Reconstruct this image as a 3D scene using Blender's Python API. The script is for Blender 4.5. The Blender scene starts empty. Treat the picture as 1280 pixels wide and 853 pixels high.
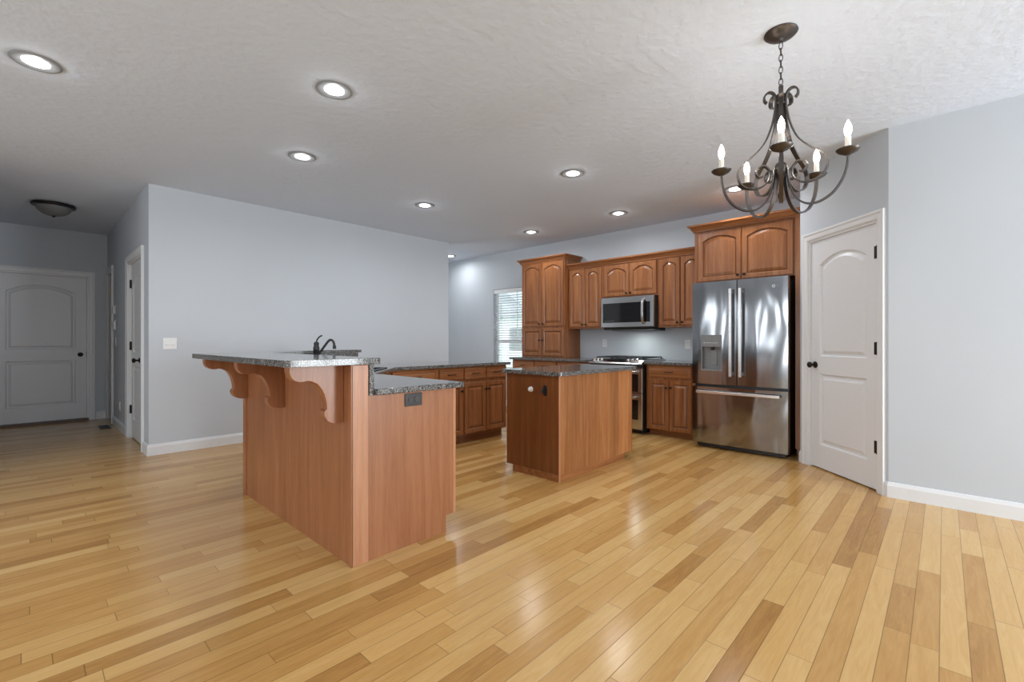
import bpy, bmesh, math, random
from mathutils import Vector, Matrix
random.seed(7)
PI = math.pi
R = math.radians
S = bpy.context.scene
C = S.collection

# ------------------------------------------------------------------ camera, world, lights
cam = bpy.data.objects.new('camera', bpy.data.cameras.new('camera'))
C.objects.link(cam); S.camera = cam
cam.data.sensor_width = 36.0
cam.data.lens = 574.0 / 1280.0 * 36.0
cam.data.clip_start = 0.05
cam.location = (0, 0, 1.157)
cam.rotation_euler = (R(90), 0, R(43.25 - 90))

S.view_settings.view_transform = 'Standard'
S.view_settings.look = 'None'
S.view_settings.gamma = 1.0
S.view_settings.use_curve_mapping = False
S.view_settings.exposure = 0.34

w = bpy.data.worlds.new('sky'); S.world = w; w.use_nodes = True
bg = w.node_tree.nodes['Background']
bg.inputs[0].default_value = (0.88, 0.94, 1.0, 1); bg.inputs[1].default_value = 2.3

def area_light(name, loc, rot, sx, sy, power, col):
    d = bpy.data.lights.new(name, 'AREA'); d.shape = 'RECTANGLE'
    d.size = sx; d.size_y = sy; d.energy = power; d.color = col
    o = bpy.data.objects.new(name, d); C.objects.link(o)
    o.location = loc; o.rotation_euler = rot
    return o
DAY = (0.89, 0.95, 1.0)
P_SOUTH, P_WEST, P_NOOK = 108, 38, 18
P_CAN, P_BULB, EM_CAN = 6.0, 1.2, 6.0
# daylight lamps in unseen added windows behind the camera, placed to steer the light
SOUTH = [(0.2, 0.9, 0.5, 2.2), (3.0, 4.2, 0.05, 2.15)]      # x0,x1,z0,z1 on y=-3.4
WEST = [(0.6, 2.4, 0.5, 2.2), (3.42, 3.68, 0.15, 2.2), (4.66, 4.92, 0.15, 2.2)]       # y0,y1,z0,z1 on x=-3.6
for x0, x1, z0, z1 in SOUTH:
    area_light('daylight_fill', ((x0+x1)/2, -3.48, (z0+z1)/2), (R(90), 0, 0), x1-x0, z1-z0, P_SOUTH*(x1-x0)*(z1-z0)/2.4, DAY)
for y0, y1, z0, z1 in WEST:
    area_light('daylight_fill', (-3.68, (y0+y1)/2, (z0+z1)/2), (R(90), 0, R(-90)), y1-y0, z1-z0, P_WEST*(y1-y0)*(z1-z0)/2.0, DAY)
area_light('daylight_fill', (3.0, 8.10, 1.3), (R(-90), 0, 0), 1.6, 1.6, P_NOOK, DAY)      # lamp in an unseen opening, added to light the nook behind the left wall

# ------------------------------------------------------------------ materials
def new_mat(name):
    m = bpy.data.materials.new(name); m.use_nodes = True
    nt = m.node_tree
    return m, nt, nt.nodes['Principled BSDF']
def L(nt, a, b): nt.links.new(a, b)
def node(nt, t, **k):
    n = nt.nodes.new(t)
    for a, b in k.items(): setattr(n, a, b)
    return n
def coords(nt, scale=(1, 1, 1), rot=(0, 0, 0), loc=None):
    tc = node(nt, 'ShaderNodeTexCoord'); mp = node(nt, 'ShaderNodeMapping')
    L(nt, tc.outputs['Object'], mp.inputs['Vector'])
    mp.inputs['Scale'].default_value = scale; mp.inputs['Rotation'].default_value = rot
    return mp
def ramp(nt, stops):
    r = node(nt, 'ShaderNodeValToRGB'); e = r.color_ramp.elements
    while len(e) < len(stops): e.new(0.5)
    for i, (p, c) in enumerate(stops): e[i].position = p; e[i].color = (*c, 1)
    return r
def noise(nt, vec, scale, detail=4, rough=0.5, dist=0.0):
    n = node(nt, 'ShaderNodeTexNoise')
    n.inputs['Scale'].default_value = scale; n.inputs['Detail'].default_value = detail
    n.inputs['Roughness'].default_value = rough; n.inputs['Distortion'].default_value = dist
    L(nt, vec, n.inputs['Vector']); return n
def bump(nt, bsdf, height, strength, dist):
    b = node(nt, 'ShaderNodeBump'); b.inputs['Strength'].default_value = strength; b.inputs['Distance'].default_value = dist
    L(nt, height, b.inputs['Height']); L(nt, b.outputs['Normal'], bsdf.inputs['Normal'])

def plain(name, col, rough=0.5, metal=0.0, spec=None, coat=0.0):
    m, nt, b = new_mat(name)
    mp = coords(nt); n = noise(nt, mp.outputs[0], 35, 3)
    c1 = tuple(min(1, v*0.99) for v in col); c2 = tuple(min(1, v*1.01) for v in col)
    r = ramp(nt, [(0.3, c1), (0.7, c2)]); L(nt, n.outputs['Fac'], r.inputs['Fac'])
    L(nt, r.outputs[0], b.inputs['Base Color'])
    b.inputs['Roughness'].default_value = rough; b.inputs['Metallic'].default_value = metal
    if spec is not None: b.inputs['Specular IOR Level'].default_value = spec
    b.inputs['Coat Weight'].default_value = coat
    return m
def emit(name, col, strength):
    m, nt, b = new_mat(name)
    b.inputs['Base Color'].default_value = (*col, 1)
    b.inputs['Emission Color'].default_value = (*col, 1); b.inputs['Emission Strength'].default_value = strength
    return m
def wall_paint(name, col, bscale=220, bs=0.08, rough=0.6):
    m, nt, b = new_mat(name)
    mp = coords(nt); n = noise(nt, mp.outputs[0], 1.3, 3)
    r = ramp(nt, [(0.3, tuple(v*0.985 for v in col)), (0.7, tuple(v*1.015 for v in col))])
    L(nt, n.outputs['Fac'], r.inputs['Fac']); L(nt, r.outputs[0], b.inputs['Base Color'])
    n2 = noise(nt, mp.outputs[0], bscale, 3); bump(nt, b, n2.outputs['Fac'], bs, 0.002 if bscale > 100 else 0.006)
    b.inputs['Roughness'].default_value = rough; b.inputs['Specular IOR Level'].default_value = 0.3
    return m
def wood(name, dark, mid, light, axis='z', rough=0.32, coat=0.25, bands=0.0):
    m, nt, b = new_mat(name)
    sc = {'z': (16, 16, 0.8), 'x': (0.8, 16, 16), 'y': (16, 0.8, 16)}[axis]
    tc = node(nt, 'ShaderNodeTexCoord'); oi = node(nt, 'ShaderNodeObjectInfo')
    add = node(nt, 'ShaderNodeVectorMath', operation='ADD')
    sc3 = node(nt, 'ShaderNodeVectorMath', operation='SCALE'); sc3.inputs[3].default_value = 7.0
    cx = node(nt, 'ShaderNodeCombineXYZ'); 
    for i in range(3): L(nt, oi.outputs['Random'], cx.inputs[i])
    L(nt, cx.outputs[0], sc3.inputs[0]); L(nt, tc.outputs['Object'], add.inputs[0]); L(nt, sc3.outputs[0], add.inputs[1])
    mp = node(nt, 'ShaderNodeMapping'); mp.inputs['Scale'].default_value = sc
    L(nt, add.outputs[0], mp.inputs['Vector'])
    n1 = noise(nt, mp.outputs[0], 1.6, 6, 0.6, 0.6)
    n2 = noise(nt, mp.outputs[0], 14, 3, 0.6, 0.2)
    mx = node(nt, 'ShaderNodeMath', operation='MULTIPLY_ADD')
    L(nt, n2.outputs['Fac'], mx.inputs[0]); mx.inputs[1].default_value = 0.35; L(nt, n1.outputs['Fac'], mx.inputs[2])
    a2 = node(nt, 'ShaderNodeMath', operation='MULTIPLY_ADD')
    L(nt, oi.outputs['Random'], a2.inputs[0]); a2.inputs[1].default_value = 0.10; L(nt, mx.outputs[0], a2.inputs[2])
    r = ramp(nt, [(0.42, dark), (0.70, mid), (0.98, light)])
    L(nt, a2.outputs[0], r.inputs['Fac'])
    out = r.outputs[0]
    if bands:
        # glued-up boards of differing tone
        sx = node(nt, 'ShaderNodeSeparateXYZ'); L(nt, tc.outputs['Object'], sx.inputs[0])
        d = node(nt, 'ShaderNodeMath', operation='DIVIDE'); L(nt, sx.outputs['X'], d.inputs[0]); d.inputs[1].default_value = bands
        fl = node(nt, 'ShaderNodeMath', operation='FLOOR'); L(nt, d.outputs[0], fl.inputs[0])
        wn = node(nt, 'ShaderNodeTexWhiteNoise', noise_dimensions='1D'); L(nt, fl.outputs[0], wn.inputs['W'])
        mr = node(nt, 'ShaderNodeMapRange'); mr.inputs[3].default_value = 0.78; mr.inputs[4].default_value = 1.18
        L(nt, wn.outputs['Value'], mr.inputs[0])
        hs = node(nt, 'ShaderNodeHueSaturation'); L(nt, out, hs.inputs['Color']); L(nt, mr.outputs[0], hs.inputs['Value'])
        out = hs.outputs[0]
    L(nt, out, b.inputs['Base Color'])
    b.inputs['Roughness'].default_value = rough; b.inputs['Coat Weight'].default_value = coat; b.inputs['Coat Roughness'].default_value = 0.2
    b.inputs['Specular IOR Level'].default_value = 0.35
    return m

M = {}
M['wall'] = wall_paint('grey_wall_paint', (0.55, 0.592, 0.637))
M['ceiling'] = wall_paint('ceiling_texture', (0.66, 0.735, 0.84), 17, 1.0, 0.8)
M['white'] = plain('white_trim_paint', (0.75, 0.765, 0.78), 0.38)
M['door'] = plain('white_door_paint', (0.73, 0.745, 0.765), 0.4)
CH_D, CH_M, CH_L = (0.165, 0.056, 0.018), (0.29, 0.107, 0.036), (0.41, 0.175, 0.066)
M['cherry'] = wood('cherry_wood', CH_D, CH_M, CH_L)
M['cherry_h'] = wood('cherry_wood_level', CH_D, CH_M, CH_L, 'x')
M['cherry_y'] = wood('cherry_wood_along', CH_D, CH_M, CH_L, 'y')
M['panel'] = wood('peninsula_veneer', (0.235, 0.084, 0.033), (0.325, 0.128, 0.053), (0.41, 0.178, 0.080), 'z', 0.36)
M['post'] = wood('peninsula_post_wood', (0.36, 0.150, 0.072), (0.47, 0.215, 0.108), (0.55, 0.28, 0.150), 'z', 0.36)
M['island_shaded'] = wood('island_shaded_veneer', (0.13, 0.042, 0.013), (0.185, 0.062, 0.018), (0.25, 0.092, 0.028), 'z', 0.32)  # wood darkened to put the shade of the island end into its colour
M['island'] = wood('island_boards', (0.24, 0.082, 0.024), (0.34, 0.130, 0.042), (0.47, 0.215, 0.085), 'z', 0.35, 0.2, 0.17)
M['glaze'] = plain('dark_glaze', (0.050, 0.016, 0.006), 0.4)
M['bronze'] = plain('dark_bronze', (0.018, 0.015, 0.014), 0.35, 0.6)
M['iron'] = plain('brushed_iron', (0.10, 0.090, 0.085), 0.38, 0.9)
M['black'] = plain('black_plastic', (0.012, 0.012, 0.013), 0.4)
M['blackglass'] = plain('black_glass', (0.008, 0.008, 0.009), 0.06, 0, 0.6)
M['charcoal'] = plain('charcoal_side', (0.05, 0.045, 0.045), 0.5)
M['cast'] = plain('cast_iron', (0.02, 0.02, 0.022), 0.55)
M['whiteplastic'] = plain('white_plastic', (0.79, 0.80, 0.81), 0.4)
M['greyplastic'] = plain('grey_plastic', (0.20, 0.205, 0.21), 0.4)
M['chrome'] = plain('chrome', (0.72, 0.72, 0.72), 0.18, 1.0)
M['can'] = plain('reflector_grey', (0.26, 0.27, 0.28), 0.5)
M['candle'] = plain('ivory_sleeve', (0.75, 0.72, 0.65), 0.5)
M['frost'] = plain('smoked_glass_bowl', (0.15, 0.155, 0.16), 0.45)
M['shadow_gap'] = plain('dark_recess', (0.02, 0.018, 0.016), 0.7)
M['threshold'] = plain('brown_threshold', (0.10, 0.055, 0.03), 0.45)
M['led'] = emit('lamp_lens', (1.0, 0.98, 0.95), EM_CAN)
M['bulb'] = emit('lit_bulb', (1.0, 0.90, 0.76), 14.0)
M['slat'] = plain('white_blind', (0.82, 0.84, 0.86), 0.5)
M['siding'] = plain('pale_siding', (0.72, 0.75, 0.78), 0.7)
M['shingle'] = plain('grey_shingle', (0.42, 0.44, 0.47), 0.8)
M['lawn'] = plain('lawn', (0.30, 0.36, 0.24), 0.9)

def steel(name, col, rough, wob=0.0):
    m, nt, b = new_mat(name)
    mp = coords(nt, (60, 60, 2)); n = noise(nt, mp.outputs[0], 8, 3)
    r = ramp(nt, [(0.3, tuple(v*0.94 for v in col)), (0.7, tuple(v*1.05 for v in col))])
    L(nt, n.outputs['Fac'], r.inputs['Fac']); L(nt, r.outputs[0], b.inputs['Base Color'])
    b.inputs['Metallic'].default_value = 1.0; b.inputs['Roughness'].default_value = rough
    if wob:
        mp2 = coords(nt, (3.6, 1, 0.9)); n2 = noise(nt, mp2.outputs[0], 1.5, 1, 0.3, 0.5)
        bump(nt, b, n2.outputs['Fac'], 1.0, wob)
    return m
M['steel'] = steel('brushed_steel', (0.55, 0.545, 0.54), 0.20)
M['steel_door'] = steel('fridge_steel', (0.315, 0.325, 0.34), 0.12, 0.008)
M['steel_light'] = steel('handle_steel', (0.72, 0.71, 0.70), 0.26)

def granite():
    m, nt, b = new_mat('speckled_granite')
    mp = coords(nt)
    v = node(nt, 'ShaderNodeTexVoronoi'); v.inputs['Scale'].default_value = 250; L(nt, mp.outputs[0], v.inputs['Vector'])
    n = noise(nt, mp.outputs[0], 120, 4, 0.7)
    sp = node(nt, 'ShaderNodeSeparateColor'); L(nt, v.outputs['Color'], sp.inputs[0])
    mx = node(nt, 'ShaderNodeMath', operation='MULTIPLY_ADD'); L(nt, sp.outputs[0], mx.inputs[0]); mx.inputs[1].default_value = 0.55
    m2 = node(nt, 'ShaderNodeMath', operation='MULTIPLY'); L(nt, n.outputs['Fac'], m2.inputs[0]); m2.inputs[1].default_value = 0.6
    L(nt, m2.outputs[0], mx.inputs[2])
    r = ramp(nt, [(0.36, (0.010, 0.010, 0.010)), (0.50, (0.060, 0.058, 0.055)), (0.66, (0.13, 0.125, 0.118)), (0.84, (0.40, 0.39, 0.38))])
    L(nt, mx.outputs[0], r.inputs['Fac']); L(nt, r.outputs[0], b.inputs['Base Color'])
    b.inputs['Roughness'].default_value = 0.09; b.inputs['Specular IOR Level'].default_value = 0.5
    return m
M['granite'] = granite()

def oak_floor():
    m, nt, b = new_mat('oak_strip_floor')
    tc = node(nt, 'ShaderNodeTexCoord'); sx = node(nt, 'ShaderNodeSeparateXYZ'); L(nt, tc.outputs['Object'], sx.inputs[0])
    def math_(op, a, bb=None, c=None):
        n = node(nt, 'ShaderNodeMath', operation=op)
        for i, q in enumerate((a, bb, c)):
            if q is None: continue
            if isinstance(q, (int, float)): n.inputs[i].default_value = q
            else: L(nt, q, n.inputs[i])
        return n.outputs[0]
    X, Y = sx.outputs['X'], sx.outputs['Y']
    yy = math_('DIVIDE', Y, 0.0825)
    row = math_('FLOOR', yy); fy = math_('SUBTRACT', yy, row)
    w1 = node(nt, 'ShaderNodeTexWhiteNoise', noise_dimensions='1D'); L(nt, row, w1.inputs['W'])
    w1b = node(nt, 'ShaderNodeTexWhiteNoise', noise_dimensions='1D'); L(nt, math_('ADD', row, 91.7), w1b.inputs['W'])
    ln = math_('MULTIPLY_ADD', w1.outputs['Value'], 0.85, 0.50)
    xx = math_('ADD', math_('DIVIDE', X, ln), math_('MULTIPLY', w1b.outputs['Value'], 17.0))
    # uneven board lengths inside a row
    xx = math_('ADD', xx, math_('MULTIPLY', math_('SINE', math_('MULTIPLY', xx, 2.1)), 0.22))
    col = math_('FLOOR', xx); fx = math_('SUBTRACT', xx, col)
    cv = node(nt, 'ShaderNodeCombineXYZ'); L(nt, row, cv.inputs[0]); L(nt, col, cv.inputs[1])
    w2 = node(nt, 'ShaderNodeTexWhiteNoise', noise_dimensions='3D'); L(nt, cv.outputs[0], w2.inputs['Vector'])
    # grain, shifted per board
    off = node(nt, 'ShaderNodeVectorMath', operation='SCALE'); L(nt, w2.outputs['Color'], off.inputs[0]); off.inputs[3].default_value = 30.0
    ad = node(nt, 'ShaderNodeVectorMath', operation='ADD'); L(nt, tc.outputs['Object'], ad.inputs[0]); L(nt, off.outputs[0], ad.inputs[1])
    mp = node(nt, 'ShaderNodeMapping'); mp.inputs['Scale'].default_value = (1.6, 16, 1); L(nt, ad.outputs[0], mp.inputs['Vector'])
    g1 = noise(nt, mp.outputs[0], 1.4, 5, 0.6, 2.2); g2 = noise(nt, mp.outputs[0], 9, 3, 0.6, 0.3)
    t = math_('MULTIPLY_ADD', g1.outputs['Fac'], 0.42, math_('MULTIPLY_ADD', g2.outputs['Fac'], 0.16, -.05))
    t = math_('ADD', t, math_('MULTIPLY_ADD', math_('POWER', w2.outputs['Value'], 0.75), 0.50, 0.07))
    r = ramp(nt, [(0.22, FL[0]), (0.45, FL[1]), (0.68, FL[2]), (0.95, FL[3])])
    L(nt, t, r.inputs['Fac'])
    # seams
    dy = math_('MINIMUM', fy, math_('SUBTRACT', 1.0, fy)); dx = math_('MULTIPLY', math_('MINIMUM', fx, math_('SUBTRACT', 1.0, fx)), math_('DIVIDE', ln, 0.0825))
    dm = math_('MINIMUM', dy, dx)
    seam = node(nt, 'ShaderNodeMapRange'); seam.inputs[1].default_value = 0.0; seam.inputs[2].default_value = 0.028
    seam.inputs[3].default_value = 0.38; seam.inputs[4].default_value = 1.0; L(nt, dm, seam.inputs[0])
    hs = node(nt, 'ShaderNodeHueSaturation'); L(nt, r.outputs[0], hs.inputs['Color']); L(nt, seam.outputs[0], hs.inputs['Value'])
    L(nt, hs.outputs[0], b.inputs['Base Color'])
    b.inputs['Roughness'].default_value = 0.20; b.inputs['Specular IOR Level'].default_value = 0.3
    big = noise(nt, tc.outputs['Object'], 3.0, 2)
    hh = math_('ADD', math_('MULTIPLY', seam.outputs[0], 0.25), math_('ADD', math_('MULTIPLY', w2.outputs['Value'], 0.12), math_('MULTIPLY', big.outputs['Fac'], 0.4)))
    bump(nt, b, hh, 0.25, 0.004)
    return m
FL = [(0.34, 0.165, 0.048), (0.50, 0.270, 0.084), (0.61, 0.365, 0.132), (0.71, 0.475, 0.205)]
M['floor'] = oak_floor()

def pane_mat():
    m = bpy.data.materials.new('window_glass'); m.use_nodes = True; nt = m.node_tree
    for n in list(nt.nodes): nt.nodes.remove(n)
    o = node(nt, 'ShaderNodeOutputMaterial'); mx = node(nt, 'ShaderNodeMixShader')
    tr = node(nt, 'ShaderNodeBsdfTransparent'); gl = node(nt, 'ShaderNodeBsdfGlossy'); gl.inputs['Roughness'].default_value = 0.02
    fr = node(nt, 'ShaderNodeFresnel'); fr.inputs['IOR'].default_value = 1.3
    tr.inputs['Color'].default_value = (0.93, 0.96, 0.97, 1)
    L(nt, fr.outputs[0], mx.inputs[0]); L(nt, tr.outputs[0], mx.inputs[1]); L(nt, gl.outputs[0], mx.inputs[2]); L(nt, mx.outputs[0], o.inputs[0])
    return m
M['glass'] = pane_mat()

# ------------------------------------------------------------------ mesh helpers
def root_of(o):
    while o.parent: o = o.parent
    return o
def mat_of(o):
    return Matrix.Translation(o.location) @ o.rotation_euler.to_matrix().to_4x4()

class MB:
    def __init__(s): s.v = []; s.f = []
    def add(s, vs, fs, mx=None):
        n = len(s.v)
        for p in vs:
            p = Vector(p); s.v.append(mx @ p if mx else p)
        for f in fs: s.f.append([i + n for i in f])
        return s
    def box(s, x0, x1, y0, y1, z0, z1, mx=None):
        return s.add([(x0,y0,z0),(x1,y0,z0),(x1,y1,z0),(x0,y1,z0),(x0,y0,z1),(x1,y0,z1),(x1,y1,z1),(x0,y1,z1)],
              [(0,3,2,1),(4,5,6,7),(0,1,5,4),(1,2,6,5),(2,3,7,6),(3,0,4,7)], mx)
    def prism(s, poly, a, b, axis='z', mx=None):
        def P(u, v, t):
            return {'z': (u, v, t), 'y': (u, t, v), 'x': (t, u, v)}[axis]
        n = len(poly)
        vs = [P(u, v, a) for u, v in poly] + [P(u, v, b) for u, v in poly]
        fs = [list(range(n))[::-1], list(range(n, 2*n))] + [(i, (i+1) % n, n+(i+1) % n, n+i) for i in range(n)]
        return s.add(vs, fs, mx)
    def lathe(s, prof, n=24, mx=None):
        vs = []; fs = []
        for r_, z in prof:
            for k in range(n):
                a = 2*PI*k/n; vs.append((r_*math.cos(a), r_*math.sin(a), z))
        for i in range(len(prof)-1):
            for k in range(n):
                fs.append((i*n+k, i*n+(k+1) % n, (i+1)*n+(k+1) % n, (i+1)*n+k))
        fs.append(list(range(n))[::-1]); fs.append([(len(prof)-1)*n+k for k in range(n)])
        return s.add(vs, fs, mx)
    def sweep(s, pts, prof, up=Vector((0,0,1)), closed=False, mx=None):
        """prof: 2D section (side, up-ish) carried along pts"""
        pts = [Vector(p) for p in pts]; n = len(pts); m = len(prof); vs = []; fs = []
        for i, p in enumerate(pts):
            a = pts[(i-1) % n] if (closed or i > 0) else p
            b = pts[(i+1) % n] if (closed or i < n-1) else p
            t = (b-a).normalized()
            side = t.cross(up)
            if side.length < 1e-4: side = t.cross(Vector((1, 0, 0)))
            side.normalize(); u = side.cross(t).normalized()
            for (q, h) in prof: vs.append(p + side*q + u*h)
        rng = n if closed else n-1
        for i in range(rng):
            j = (i+1) % n
            for k in range(m): fs.append((i*m+k, i*m+(k+1) % m, j*m+(k+1) % m, j*m+k))
        if not closed:
            fs.append(list(range(m))[::-1]); fs.append([(n-1)*m+k for k in range(m)])
        return s.add(vs, fs, mx)
    def tube(s, pts, r_, n=10, up=Vector((0,0,1)), closed=False, mx=None):
        return s.sweep(pts, [(r_*math.cos(2*PI*k/n), r_*math.sin(2*PI*k/n)) for k in range(n)], up, closed, mx)
    def mould(s, path, prof, cap=True, tf=None):
        """2D polyline path; prof of (offset to the right of travel, height). tf maps (x,y,h)->xyz"""
        tf = tf or (lambda x, y, h: (x, y, h))
        P = [Vector(p) for p in path]; n = len(P); m = len(prof); vs = []; fs = []
        nr = []
        for i in range(n-1):
            d = (P[i+1]-P[i]).normalized(); nr.append(Vector((d.y, -d.x)))
        for i in range(n):
            if i == 0: o = nr[0]
            elif i == n-1: o = nr[-1]
            else:
                o = nr[i-1]+nr[i]; o = o/(o.dot(nr[i]))
            for (q, h) in prof:
                e = P[i]+o*q; vs.append(tf(e.x, e.y, h))
        for i in range(n-1):
            for k in range(m): fs.append((i*m+k, i*m+(k+1) % m, (i+1)*m+(k+1) % m, (i+1)*m+k))
        if cap: fs.append(list(range(m))[::-1]); fs.append([(n-1)*m+k for k in range(m)])
        return s.add(vs, fs)
    def build(s, name, mat, parent=None, bevel=0.0, smooth=False, world=False, seg=2):
        me = bpy.data.meshes.new(name)
        vs = s.v; loc = Vector((0, 0, 0))
        if parent is not None and world:
            inv = mat_of(root_of(parent)).inverted(); vs = [inv @ v for v in vs]
        if parent is None:
            lo = [min(v[i] for v in vs) for i in range(3)]; hi = [max(v[i] for v in vs) for i in range(3)]
            loc = Vector(((lo[0]+hi[0])/2, (lo[1]+hi[1])/2, lo[2])); vs = [v-loc for v in vs]
        me.from_pydata([tuple(v) for v in vs], [], s.f); me.update()
        bm = bmesh.new(); bm.from_mesh(me); bmesh.ops.recalc_face_normals(bm, faces=bm.faces); bm.to_mesh(me); bm.free()
        me.materials.append(mat)
        if smooth:
            for p in me.polygons: p.use_smooth = True
            me.set_sharp_from_angle(angle=R(38))
        o = bpy.data.objects.new(name, me); C.objects.link(o); o.location = loc
        if parent is not None: o.parent = parent
        if bevel:
            b = o.modifiers.new('bevel', 'BEVEL'); b.width = bevel; b.segments = seg; b.limit_method = 'ANGLE'; b.angle_limit = R(40)
        return o

def tag(o, label, cat, group=None):
    o['label'] = label; o['category'] = cat
    if group: o['group'] = group
    return o
def thing(name, label, cat, loc, rz=0.0, group=None):
    o = bpy.data.objects.new(name, None); C.objects.link(o)
    o.empty_display_size = 0.1
    o.location = loc; o.rotation_euler = (0, 0, rz)
    return tag(o, label, cat, group)
def struct(o):
    o['kind'] = 'structure'; return o
def smooth_path(pts, n=8):
    P = [Vector(p) for p in pts]; out = []
    for i in range(len(P)-1):
        p0 = P[max(i-1, 0)]; p1 = P[i]; p2 = P[i+1]; p3 = P[min(i+2, len(P)-1)]
        for k in range(n):
            t = k/n
            out.append(0.5*((2*p1)+(p2-p0)*t+(2*p0-5*p1+4*p2-p3)*t*t+(3*p1-p0-3*p2+p3)*t**3))
    out.append(P[-1]); return out

# front = local -Y.  a rectangular cell x0..x1,z0..z1 whose front lies at y=yf, worked by successive loops
def panel_loop(x0, x1, z0, z1, rise, yv, N=12):
    pts = [(x0, yv, z0), (x1, yv, z0)]
    for k in range(N+1):
        u = k/N; x = x1+(x0-x1)*u
        pts.append((x, yv, z1-rise+rise*(1-(2*u-1)**2)))
    return pts
def cell(mb, x0, x1, z0, z1, yf, loops):
    """loops: (left,right,bottom,top insets, rise, depth)"""
    N = 12; rows = [panel_loop(x0+l, x1-r_, z0+b, z1-t, rise, yf+d, N) for l, r_, b, t, rise, d in loops]
    m = len(rows[0]); vs = [p for r_ in rows for p in r_]; fs = []
    for i in range(len(rows)-1):
        for k in range(m): fs.append((i*m+k, i*m+(k+1) % m, (i+1)*m+(k+1) % m, (i+1)*m+k))
    fs.append([(len(rows)-1)*m+k for k in range(m)])
    mb.add(vs, fs); return rows[0]
def slab_sides(mb, x0, x1, z0, z1, yf, t):
    mb.add([(x0,yf,z0),(x1,yf,z0),(x1,yf,z1),(x0,yf,z1),(x0,yf+t,z0),(x1,yf+t,z0),(x1,yf+t,z1),(x0,yf+t,z1)],
           [(0,1,5,4),(1,2,6,5),(2,3,7,6),(3,0,4,7),(4,5,6,7)])

def cab_door(parent, x0, x1, z0, z1, yf=-0.02, rise=0.0, knob=None, mat='cherry'):
    mb = MB(); s = 0.052 if (x1-x0) > 0.22 else 0.042
    a = s
    cell(mb, x0, x1, z0, z1, yf, [(0,0,0,0,0,0.005), (.005,.005,.005,.005,0,0), (a-.008,a-.008,a-.008,a-.008,rise,0), (a,a,a,a,rise,.009),
        (a+.006,a+.006,a+.006,a+.006,rise,.011), (a+.032,a+.032,a+.032,a+.032,rise,.002), (a+.036,a+.036,a+.036,a+.036,rise,.001)])
    slab_sides(mb, x0, x1, z0, z1, yf+.005, .015)
    d = mb.build('door', M[mat], parent)
    d.data.materials.append(M['glaze'])
    for i in range(45, 60): d.data.polygons[i].material_index = 1        # dark glaze lying in the groove
    if knob:
        k = MB(); mx = Matrix.Translation((knob[0], yf, knob[1])) @ Matrix.Rotation(R(90), 4, 'X')
        k.lathe([(.006, 0), (.005, .012), (.013, .018), (.015, .024), (.011, .029), (.001, .031)], 14, mx)
        k.build('knob', M['bronze'], d, smooth=True)
    return d
def cab_drawer(parent, x0, x1, z0, z1, yf=-0.02, pull=True):
    mb = MB(); a = .028
    cell(mb, x0, x1, z0, z1, yf, [(0,0,0,0,0,.005), (.005,.005,.005,.005,0,0), (a-.006,a-.006,a-.006,a-.006,0,0), (a,a,a,a,0,.006), (a+.014,a+.014,a+.014,a+.014,0,.001)])
    slab_sides(mb, x0, x1, z0, z1, yf+.005, .015)
    d = mb.build('drawer', M['cherry_h'], parent)
    if pull:
        xc, zc = (x0+x1)/2, (z0+z1)/2; h = MB()
        h.tube([(xc-.05, yf, zc), (xc-.05, yf-.022, zc), (xc-.04, yf-.028, zc), (xc+.04, yf-.028, zc), (xc+.05, yf-.022, zc), (xc+.05, yf, zc)], .005, 8)
        h.build('pull', M['bronze'], d, smooth=True)
    return d
CROWN = [(0, 0), (.012, 0), (.012, .012), (.022, .022), (.030, .040), (.046, .056), (.058, .060), (.058, .078), (0, .078)]
def base_cabinet(label, loc, rz, W, D, rows, H=.87, toe=.10, toe_in=.075, doors=None):
    t = thing('base_cabinet', label, 'cabinet', loc, rz)
    b = MB(); b.box(0, W, 0, D, toe, H); b.build('body', M['cherry'], t, .001)
    k = MB(); k.box(.004, W-.004, toe_in, D-.01, 0, toe); k.build('toe_kick', M['cherry_h'], t)
    for (kind, x0, x1, z0, z1, kn) in rows:
        if kind == 'door': cab_door(t, x0, x1, z0, z1, knob=kn)
        else: cab_drawer(t, x0, x1, z0, z1, pull=kn)
    return t

# ------------------------------------------------------------------ room shell
H = 2.743
def wall(name, p0, p1, th, openings=(), z1=H+.02, z0=0.0, mat='wall'):
    """inner face from p0 to p1; thickness to the right of travel if th>0"""
    p0 = Vector(p0); p1 = Vector(p1); d = (p1-p0); Ln = d.length; d.normalize(); n = Vector((d.y, -d.x))*(1 if th > 0 else -1); th = abs(th)
    mb = MB()
    def blk(s0, s1, a, b):
        if s1-s0 < 1e-4 or b-a < 1e-4: return
        q = [p0+d*s0, p0+d*s1, p0+d*s1+n*th, p0+d*s0+n*th]
        mb.prism([(v.x, v.y) for v in q], a, b)
    s = 0
    for o0, o1, a, b in sorted(openings):
        blk(s, o0, z0, z1); blk(o0, o1, z0, a); blk(o0, o1, b, z1); s = o1
    blk(s, Ln, z0, z1)
    return struct(mb.build(name, M[mat]))

fl = MB(); fl.box(-3.8, 6.0, -3.6, 9.4, -.06, 0); struct(fl.build('floor', M['floor']))
ce = MB(); ce.box(-3.8, 6.0, -3.6, 9.4, H, H+.1)
CANS = [(.047, 3.751), (1.341, 2.799), (1.638, 4.011), (3.204, 4.41), (3.551, 2.552), (5.048, 2.938), (5.049, 4.367), (5.072, 1.582), (5.44, 6.69)]
struct(ce.build('ceiling', M['ceiling']))

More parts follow.
